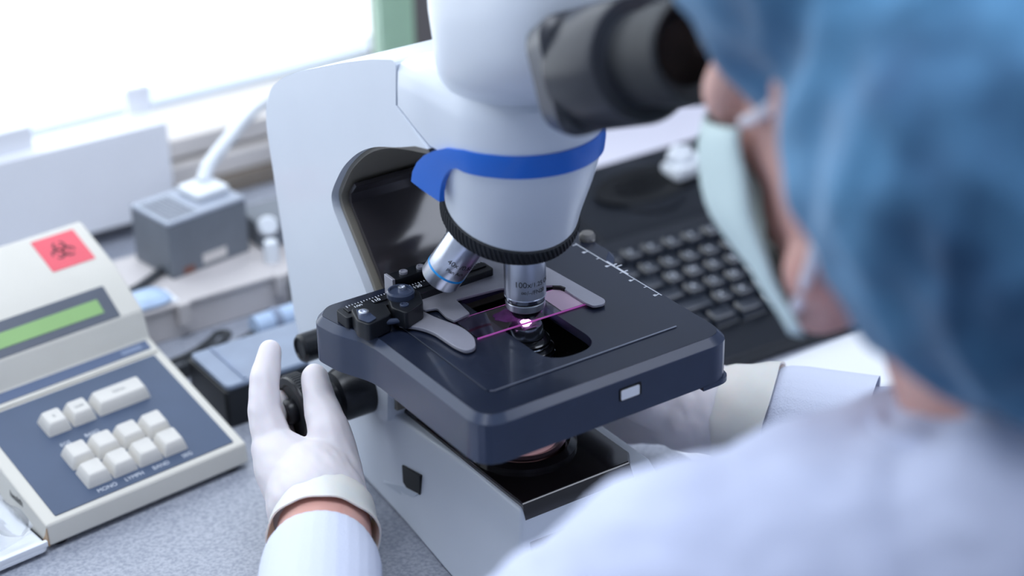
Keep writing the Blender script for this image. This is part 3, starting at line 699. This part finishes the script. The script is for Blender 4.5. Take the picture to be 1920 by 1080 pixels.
for i in range(7):
    bm_obj('vent_slot', box_bm(-32 + i * 3.8, -30 + i * 3.8, -22, 18, 46.6, 47.4, frame=AF), bezelm, tp)
bm_obj('rating_label', box_bm(-8, 14, -26.3, -25.8, 4, 12, frame=AF), beigem, ad)
bm_obj('warning_label', box_bm(-26, -16, -26.3, -25.8, 1, 7, frame=AF), mat('brown_red_print', '#7d554c', 0.6), ad)
pg = tag(empty('mains_plug', (-6, 452, 77.5)), 'white plug with a thick pale cable resting on top of the dark adapter', 'plug')
bm_obj('plug_body', box_bm(2, 32, -12, 18, 47.2, 54, frame=AF), cablew, pg, bevel=2.5)
bm_obj('cable', tube_bm([AF @ Vector((20, 8, 53)), (18, 468, 92), (45, 492, 96), (85, 535, 94), (125, 570, 88), (190, 590, 80)], 5.5, 12), cablew, pg)
# cables
def cable(name, pts, r, m, label): return tag(bm_obj(name, tube_bm(pts, r, 8), m), label, 'cable')
cable('thin_cable', [(-46, 430, 33.5), (-62, 420, 33.5), (-80, 410, 34), (-100, 408, 33.5), (-130, 420, 33.5), (-180, 440, 33.5)], 3.2, cableb, 'dark cord on the beige trunking leading left from the adapter')
cable('black_cable', [(-120, 340, 3), (-88, 322, 3), (-60, 330, 3.2), (-20, 344, 4), (20, 352, 12), (30, 365, 24), (44, 380, 34)], 3.0, cableb, 'black cable rising over the front edge of the beige trunking')
cable('looped_cable', [(-100, 330, 9.5), (-70, 335, 10), (-50, 345, 10), (-40, 352, 10), (-34, 346, 10), (-48, 336, 10), (-70, 326, 9.8), (-96, 318, 9.5)], 2.8, cableb, 'small loop of black cable lying in front of the beige trunking')
cable('grey_cable', [(-50, 318, 3), (0, 316, 3), (40, 300, 3), (90, 290, 3), (150, 300, 3)], 2.8, cableb, 'straight dark cable passing behind the microscope arm on the desk')
# black power box right behind the counter
bx = tag(empty('power_box', (-42, 275, 0)), 'black box with a grey blue lid on the desk behind the counter', 'box')
bm_obj('case', prism_bm(rounded([(-88, 238), (18, 238), (18, 300), (-88, 300)], 4, 4), 0, 28), blackm, bx, bevel=1.5)
bm_obj('lid', prism_bm(rounded([(-86, 240), (16, 240), (16, 298), (-86, 298)], 4, 4), 28, 32), greylid, bx, bevel=1)
bm_obj('lid_ridge', box_bm(-72, -69, 242, 296, 32, 33.5), bluegrey, bx, bevel=.6)
# rolled blue grey strip leaning behind the arm
rb = tag(empty('ribbed_hose', (20, 340, 0)), 'pale blue ribbed hose lying between the microscope arm and the trunking', 'hose')
ps = catmull([(-14, 344, 10), (20, 346, 10), (60, 346, 10), (110, 340, 10)], 16)
bm_obj('hose', tube_bm(ps, lambda t: 8.6 + .8 * math.sin(t * 150), 16, sm=False), bluebag, rb)
for p_ in (ps[9], ps[22]): bm_obj('band', lathe_bm([(9.8, -3), (10, 0), (9.8, 3)], p_, (1, 0, 0), 20), bluegrey, rb)
wp = tag(empty('blue_sachet', (-75, 395, 30)), 'small pale blue sachet on the trunking beside the adapter', 'sachet')
bm_obj('pouch', loft_bm([sq(-78, 392, 30.1, 17, 12, .6), sq(-78, 392, 33, 19, 14, .6), sq(-78, 392, 37, 14, 10, .6), sq(-78, 392, 38, 6, 5, .8)]), bluebag, wp)
bm_obj('seal', box_bm(-62, -56, 380, 404, 30.2, 31.2), paperm, wp, bevel=.3)
# small black switch box against the arm, behind
sb = tag(empty('switch_box', (45, 430, 30)), 'small dark box with a white knob on the trunking behind the microscope arm', 'box')
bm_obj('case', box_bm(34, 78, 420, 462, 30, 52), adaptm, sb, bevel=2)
bm_obj('knob', lathe_bm([(8, 0), (8, 6), (6, 8), (0, 8)], (40, 420, 50), (-.3, -1, .5), 20), cablew, sb)
# white carton standing before the window
wc = tag(empty('white_carton', (-120, 585, 15)), 'large white carton standing on the sill ledge before the bright window', 'carton')
bm_obj('front_panel', box_bm(-420, 25, 560, 596, 15.2, 96), cartonm, wc, bevel=2)
bm_obj('tall_flap', box_bm(4, 25, 590, 597, 90, 119), cartonm, wc, bevel=1)
bm_obj('lid_flap', box_bm(-420, -86, 570, 597, 94, 116), cartonm, wc, bevel=1)

# ------------------------------------------------------------------ keyboard and devices on the right
kb = tag(empty('computer_keyboard', (430, 170, 0)), 'black computer keyboard lying on the desk right behind the microscope stage', 'keyboard')
KF = Matrix.Translation((216, 96, 0)) @ Matrix.Rotation(math.radians(-2.6), 4, 'Z')
kprof = [(0, 2), (2, 12), (34, 17), (150, 30), (176, 32), (178, 2)]
bm_obj('case', prism_bm(kprof, 0, 440, 'x', frame=KF), kbm, kb, bevel=2, seg=3)
kt = None; slope = (30 - 17) / (150 - 34)
LEG = {}
def key_proto(wd):
    def ring(i, z, sh=0): return [(x, y, z) for x, y in rounded([(-wd / 2 + i, -8.6 + i + sh), (wd / 2 - i, -8.6 + i + sh), (wd / 2 - i, 8.6 - i * .5), (-wd / 2 + i, 8.6 - i * .5)], 2, 3)]
    return loft_bm([ring(0, 0), ring(.6, 3, .2), ring(2.2, 7.2, .6), ring(2.9, 7.9, .8), ring(5.2, 7.1, 1)])
for r_ in range(6):
    y = 42 + r_ * 19.2 + (4 if r_ == 5 else 0)
    if r_ == 0: widths = [26, 24, 24, 118, 24, 24, 24, 22]
    elif r_ == 1: widths = [44] + [18.2] * 10 + [50]
    elif r_ == 2: widths = [32] + [18.2] * 11 + [41]
    elif r_ == 3: widths = [27] + [18.2] * 12 + [27]
    elif r_ == 4: widths = [18.2] * 13 + [37]
    else: widths = [18.2] * 15
    x = 8
    cache = {}
    for wi, wd in enumerate(widths):
        z = 17 + slope * (y - 34) + .2
        if wd not in cache:
            bm = key_proto(wd - .4); me = bpy.data.meshes.new('key'); bmesh.ops.recalc_face_normals(bm, faces=bm.faces)
            bmesh.ops.scale(bm, vec=(S, S, S), verts=bm.verts); bm.to_mesh(me); bm.free(); me.materials.append(kkm)
            me.polygons.foreach_set('use_smooth', [True] * len(me.polygons)); me.set_sharp_from_angle(angle=math.radians(40)); cache[wd] = me
        o = bpy.data.objects.new('key', cache[wd]); COL.objects.link(o); o.parent = kb
        o.location = (KF @ Vector((x + wd / 2, y, z))) * S - kb.location
        o.rotation_euler = (math.atan(slope) + random.uniform(-.03, .03), random.uniform(-.03, .03), math.radians(-2.6)); x += wd + .9
        rowtxt = ['', ' ZXCVBNM,./', ' ASDFGHJKL;', ' QWERTYUIOP[]', '`1234567890-=', 'FFFFFFFFFFFFFFF'][r_]  # key letters, also standing in for glints on the keys
        if wi < len(rowtxt) and rowtxt[wi] != ' ':
            ch = rowtxt[wi]
            if ch not in LEG:
                me = text_mesh(ch, 7.0, .05); me.transform(Matrix.Translation((-1.5, 1.0, 7.9))); me.transform(Matrix.Scale(S, 4)); me.materials.clear(); me.materials.append(inkw); LEG[ch] = me
            lo_ = bpy.data.objects.new('legend', LEG[ch]); COL.objects.link(lo_); lo_.parent = o
# black desktop device behind the keyboard
dv = tag(empty('black_device', (415, 360, 0)), 'black desktop device with an oval recess standing behind the keyboard', 'device')
bm_obj('case', prism_bm([(280, 4), (282, 18), (300, 24), (374, 41), (382, 39), (382, 4)], 270, 620, 'x'), kbm, dv, bevel=3)
DF = Matrix.Translation((345, 336, 32.6)) @ Matrix.Rotation(math.radians(13.7), 4, 'X')
bm_obj('recess_rim', lathe_bm([(33, -1), (35, .6), (36, 1.2), (34, 2)], DF.translation, DF.to_3x3() @ Vector((0, 0, 1)), 48), kbm, dv)
bm_obj('oval_dish', loft_bm([[DF @ Vector((a * 48 * k, b * 22 * k, h)) for a, b in [(math.cos(2 * PI * i / 40), math.sin(2 * PI * i / 40)) for i in range(40)]] for k, h in ((1, 2), (1, 3), (.8, 2.2), (.4, 1.8))]), deepm, dv)
for l, d in ((275, 300), (610, 300), (275, 372), (610, 372)): bm_obj('rubber_foot', lathe_bm([(5, 0), (5, 4.5)], (l, d, 0), (0, 0, 1), 12), rubber, dv)
wb = tag(empty('white_dispenser', (440, 395, 44)), 'small white clip box standing on the black device behind the keyboard', 'box')
WF = Matrix.Translation((374, 340, 32)) @ Matrix.Rotation(math.radians(4), 4, 'Z')
bm_obj('box_body', box_bm(-2, 44, -16, 8, 0.5, 12, frame=WF), cablew, wb, bevel=3)
blob('crumpled_wrap', [[(WF @ Vector((6, 2, 16)), 5), (WF @ Vector((14, 4, 19)), 6), (WF @ Vector((24, 2, 17)), 5)], [(WF @ Vector((10, -4, 14)), 5), (WF @ Vector((20, -3, 15)), 5)]], cablew, wb, 1.5, 2, lambda p, n_: noise.noise(p * .25) * 1.5)
# white sheet added for the brightly lit desk before the keyboard
ps_ = tag(empty('lit_desk_sheet', (330, 0, 0)), 'white paper sheet added as the brightly lit desk in front of the keyboard', 'overlay')
bm_obj('sheet', box_bm(150, 460, -150, 88, .2, .6), paperm, ps_, smooth=False)
bm_obj('under_sheet', box_bm(144, 455, -156, 84, .05, .2), paperm, ps_, smooth=False)
wt = tag(empty('lit_desk_patch', (560, 500, 0)), 'pale lavender white folder added as the window-lit desk behind the black device', 'patch')  # brightness of the window-lit desk put into an added pale slab
fdm = mat('lit_desk_white', '#f2f0fc', 0.5)
bm_obj('patch_base', box_bm(330, 800, 430, 585, .3, 2), fdm, wt, bevel=.5)
bm_obj('patch_top', box_bm(334, 796, 432, 583, 5, 6.4), fdm, wt, bevel=.5)
bm_obj('patch_core', box_bm(340, 790, 436, 580, 2, 5), paperm, wt, smooth=False)

# ------------------------------------------------------------------ person
per = tag(empty('person', (0, -420, -330)), 'person in white coat, blue hair cap, mask and gloves leaning over the eyepieces', 'person')
th = math.radians(22)
HL = Vector((0, math.cos(th), -math.sin(th))); HD = Vector((0, -math.sin(th), -math.cos(th))); HX = Vector((1, 0, 0))
HE = Vector((0, -212, 381))
def H(x, d, l): return HE + HX * x + HD * d + HL * l
HR = Matrix((HX, HL, -HD)).transposed()       # local x, forward, up
def hell(x, d, l, rx, rl, rd): return ell(H(x, d, l), rx, rl, rd, HR)
NECK = Vector((0, -395, 262))
SHL = Vector((-156, -340, 227)); SHR = Vector((172, -350, 226))
ELL = Vector((-262, -195, 44)); ELR = Vector((262, -190, 45))
WRL = Vector((-134, 11, 64)); WRR = Vector((140, -30, 62))
body_parts = [hell(0, -30, -92, 74, 92, 86), hell(0, 30, -62, 62, 62, 62), hell(0, 60, -48, 56, 50, 50), hell(0, 92, -24, 30, 26, 24),
              hell(0, -28, -18, 56, 22, 26), hell(0, 5, -14, 58, 22, 28), hell(-36, 30, -32, 18, 20, 20), hell(36, 30, -32, 18, 20, 20), hell(-42, 50, -68, 23, 32, 44), hell(42, 50, -68, 23, 32, 44),
              [(H(0, 6, 0), 7), (H(0, 38, 14), 9), (H(0, 44, 8), 11)], [(H(-8, 46, 8), 7), (H(8, 46, 8), 7)],
              [(H(-18, 72, 4), 9), (H(0, 70, 10), 10), (H(18, 72, 4), 9)], [(H(-56, 80, -60), 14), (H(-20, 104, -14), 16), (H(20, 104, -14), 16), (H(56, 80, -60), 14)],
              hell(-76, 16, -96, 6, 18, 30), hell(76, 16, -96, 6, 18, 30),
              [(H(0, 54, -100), 56), (NECK, 60), (Vector((0, -430, 190)), 70)],
              [(SHL, 46), (Vector((0, -410, 215)), 70), (SHR, 46)], [(Vector((0, -430, 190)), 95), (Vector((0, -470, 0)), 110), (Vector((0, -470, -250)), 115)],
              [(SHL, 46), (ELL, 36), (WRL, 27)], [(SHR, 46), (ELR, 38), (WRR, 25)]]
pbody = blob('body', body_parts, skin, per, 3.5, 4)
for sx in (-1, 1):
    bm = bmesh.new(); bmesh.ops.create_uvsphere(bm, u_segments=20, v_segments=14, radius=11.5, matrix=Matrix.Translation(H(sx * 31, 0, -8)))
    bm_obj('eye', bm, mat('eye_white', '#e9e6e2', 0.2), pbody)
    bm_obj('eyebrow', tube_bm([H(sx * 16, -17, 7), H(sx * 32, -22, 5), H(sx * 48, -16, -6)], 2.6, 8), hairm, pbody)
# cap: big loose bouffant, gathered at an elastic edge
def capdisp(p, n_):
    q = p * 0.016; a = noise.noise(q) * 5 + noise.noise(p * .05) * 2.6
    f = abs(noise.noise(Vector((p.x * .03, p.y * .03, p.z * .012)) + Vector((9, 2, 4)))); return a * 1.3 - f * 9
cap = blob('hair_cap', [hell(0, -52, -112, 104, 116, 108), hell(0, 8, -150, 104, 92, 96), hell(0, -62, -52, 80, 54, 46), hell(0, -12, -78, 90, 50, 52), hell(0, 28, -130, 110, 64, 76), hell(0, 54, -174, 124, 86, 106)], capm, per, 4, 8, capdisp)
# surgical mask
rowsM = []; NU, NV = 28, 16
for j in range(NV + 1):
    t = j / NV; row = []
    dd = 12 + 102 * t                                  # from nose bridge to under the chin
    fwd = 20 + 28 * math.sin(PI * min(1, t * 1.2 + .16)) - 34 * max(0, t - .6) * 1.3
    half = 62 + 7 * math.sin(PI * t) - 4 * t
    for i in range(NU + 1):
        s_ = -1 + 2 * i / NU; a = s_ * 1.32
        x = half * math.sin(a) / math.sin(1.32); l = -38 + (fwd + 38) * (math.cos(a) - math.cos(1.32)) / (1 - math.cos(1.32))
        l -= 8 * t * abs(s_); pl_ = .8 * math.sin(t * 6 * PI)
        row.append(H(x, dd + 6 * abs(s_) * (0.5 - t) * 2, l + pl_))
    rowsM.append(row)
bm = bmesh.new(); G = [[bm.verts.new(v) for v in r] for r in rowsM]
for j in range(NV):
    for i in range(NU): bm.faces.new((G[j][i], G[j][i + 1], G[j + 1][i + 1], G[j + 1][i]))
mk = bm_obj('face_mask', bm, maskm, per, angle=80); md = mk.modifiers.new('s', 'SOLIDIFY'); md.thickness = 0.0015; md.offset = 1
for sx in (-1, 1):
    for pts in ([H(sx * 61, 16, -40), H(sx * 70, 12, -64), H(sx * 79, 2, -98)], [H(sx * 59, 96, -46), H(sx * 70, 76, -74), H(sx * 78, 52, -100)]):
        bm_obj('ear_loop', tube_bm(pts, 2.6, 8), strapm, mk)
# coat
def coatdisp(p, n_):
    return noise.noise(p * .018) * 5 + abs(noise.noise(Vector((p.x * .05, p.y * .03, p.z * .05)))) * 3
def along(a, b, t): return a + (b - a) * t
fl = (WRL - ELL).normalized(); fr_ = (WRR - ELR).normalized()
coat = blob('lab_coat', [[(SHL, 60), (Vector((0, -415, 205)), 84), (SHR, 60)], [(Vector((-95, -385, 240)), 52), (Vector((0, -390, 245)), 66), (Vector((95, -385, 240)), 52)], [(Vector((-66, -425, 276)), 48), (Vector((0, -440, 280)), 52), (Vector((66, -425, 276)), 48)], [(Vector((-100, -345, 232)), 52), (Vector((0, -352, 222)), 56), (Vector((100, -345, 232)), 52)],
                         [(Vector((0, -440, 170)), 120), (Vector((0, -480, 0)), 135), (Vector((0, -480, -300)), 150)], [(Vector((-100, -440, 150)), 80), (Vector((-90, -480, -300)), 100)], [(Vector((100, -440, 150)), 80), (Vector((90, -480, -300)), 100)],
                         [(SHL, 60), (along(SHL, ELL, .5), 44), (ELL, 44), (along(ELL, WRL, .45), 34), (WRL - fl * 50, 27)],
                         [(SHR, 60), (along(SHR, ELR, .5), 56), (ELR, 47), (along(ELR, WRR, .5), 37), (WRR - fr_ * 60, 31)]], coatm, per, 4.5, 6, coatdisp)
bm_obj('collar', loft_bm([[(rx * math.cos(a), -386 + ry * math.sin(a), z - 26 * math.sin(a)) for a in [2 * PI * k / 48 for k in range(48)]] for rx, ry, z in ((98, 84, 248), (88, 74, 276), (82, 68, 300), (78, 64, 300), (78, 64, 264))]), coatm, coat, angle=60)
# left hand in its glove
def off(p, v, k): return tuple(Vector(p) + Vector(v) * k)
lat = Vector((.42, .66, -.62)).normalized()        # from the index finger towards the little finger (away from the light)
IX = [(-131, 76, 82), (-128, 92, 98), (-120, 105, 112), (-109, 117, 122)]
WL = Vector((-132, 15, 64)); CARP = Vector((-129, 28, 66))
hand = [[(WL - fl * 20, 26), (WL, 25), (CARP, 30), (Vector((-124, 44, 70)), 27)],
        [(CARP, 25), (Vector((-129, 60, 74)), 21), (IX[0], 13.6)], [(IX[0], 12.4), (IX[1], 9.8), (IX[2], 9.0), (IX[3], 7.0)]]
for k, (ln, curl) in enumerate(((1.05, .5), (0.98, .8), (0.8, 1.0))):
    b_ = Vector(IX[0]) + lat * 18 * (k + 1) + Vector((-1, -3, 1)) * (k + 1)
    p1 = b_ + Vector((8 + 4 * k, 26, 9 - 6 * k)) * ln; p2 = p1 + Vector((16, 13, -2 - 3 * k)) * ln * (1.0); p3 = p2 + Vector((13, -2, -10)) * ln
    hand += [[(CARP + lat * 8 * (k + 1), 22 - k), (b_, 12.2 - .5 * k)], [(b_, 11.2 - .5 * k), (p1, 9.4 - .4 * k), (p2, 8.6 - .4 * k), (p3, 7.2 - .4 * k)]]
TH = [(-108, 47, 74), (-102, 60, 91), (-98, 77, 102), (-93, 91, 111)]
hand += [[(CARP, 24), (Vector((-116, 34, 68)), 20), (TH[0], 17), (TH[1], 12.6), (TH[2], 9.8), (TH[3], 8.2)], [(Vector(TH[0]), 14), (Vector((-120, 62, 77)), 12)]]
axw = fl
def glovedisp(p, n_):
    a = noise.noise(Vector((p.x * .22, p.y * .05, p.z * .09))) * .5 + noise.noise(p * .12) * .35
    return a + .3
glove = blob('glove', hand, gloveM, per, 1.3, 7, glovedisp)
# rolled cuff of the glove, flaring round the wrist
def cuff(W, ax, r0, par, prof, seed=0, m=cuffM):
    u, v, d = basis_for(ax); rings = []
    for r, t in prof:
        ring = []
        for k in range(72):
            a = 2 * PI * k / 72; rr = r * (1 + .05 * noise.noise(Vector((math.cos(a) * 2, math.sin(a) * 2, t * .1 + seed))))
            tt = t + 2.2 * noise.noise(Vector((math.cos(a) * 1.6, math.sin(a) * 1.6, seed + 5)))
            ring.append(W + d * tt + (u * math.cos(a) + v * math.sin(a)) * rr)
        rings.append(ring)
    return bm_obj('glove_cuff', loft_bm(rings, caps=False), m, par, angle=70)
cuff(WL, -fl, 30, glove, [(27, -14), (28.6, -10), (29.6, -2), (31, 8), (32, 15), (32.2, 16.4), (31.2, 16.6), (30.2, 12), (28.8, 2), (27, -4)], 1)
# knitted sleeve end
def sleeve(W, ax, name, rs_):
    u, v, d = basis_for(ax); rings = []
    for r, t in rs_:
        rings.append([W + d * t + (u * math.cos(2 * PI * k / 96) + v * math.sin(2 * PI * k / 96)) * (r + (.25 if k % 3 else 0) + .6 * noise.noise(Vector((math.cos(2 * PI * k / 96) * 2, math.sin(2 * PI * k / 96) * 2, t * .05)))) for k in range(96)])
    return bm_obj(name, loft_bm(rings, caps=False), knitm, coat, angle=60)
sleeve(WL, -fl, 'sleeve_cuff', [(26, 30), (27, 27), (28.6, 26.5), (30.2, 29), (32, 34), (33.6, 44), (34.6, 66), (35.2, 95)])
# right hand under the stage
lat2 = Vector((-.35, .75, -.55)).normalized(); WRh = WRR; C2 = Vector((118, -6, 64))
hand2 = [[(WRh - fr_ * 16, 27), (WRh, 27), (C2, 29)]]
K0 = Vector((100, 24, 76))
for k, ln in enumerate((1, 1.05, 1, .8)):
    b_ = K0 + Vector((2, 9, -17)) * k * .95; p1 = b_ + Vector((-8, 28, 2)) * ln; p2 = p1 + Vector((-14, 14, -4)) * ln; p3 = p2 + Vector((-12, 4, -9)) * ln
    hand2 += [[(C2, 24), (b_, 13 - .4 * k)], [(b_, 11.5), (p1, 9.6), (p2, 8.8), (p3, 7.4)]]
hand2 += [[(C2, 24), (Vector((94, 2, 74)), 17), (Vector((84, 22, 80)), 12), (Vector((80, 40, 82)), 10), (Vector((80, 54, 82)), 8.4)]]
def gd2(p, n_): return glovedisp(p, n_) + 1.6 * abs(noise.noise(Vector((p.x * .09, p.y * .09, p.z * .03))))
glove2 = blob('glove', hand2, gloveM, per, 1.8, 6, gd2)
cuff(WRh, -fr_, 30, glove2, [(28, -14), (31, -8), (33, 2), (36, 12), (38, 19), (38.4, 20.4), (37, 20.4), (34, 12), (30, 0)], 3)
sleeve(WRh, -fr_, 'sleeve_cuff', [(25, 20), (30, 18), (34, 20), (36.5, 26), (38.5, 36), (40, 55), (42, 80)])
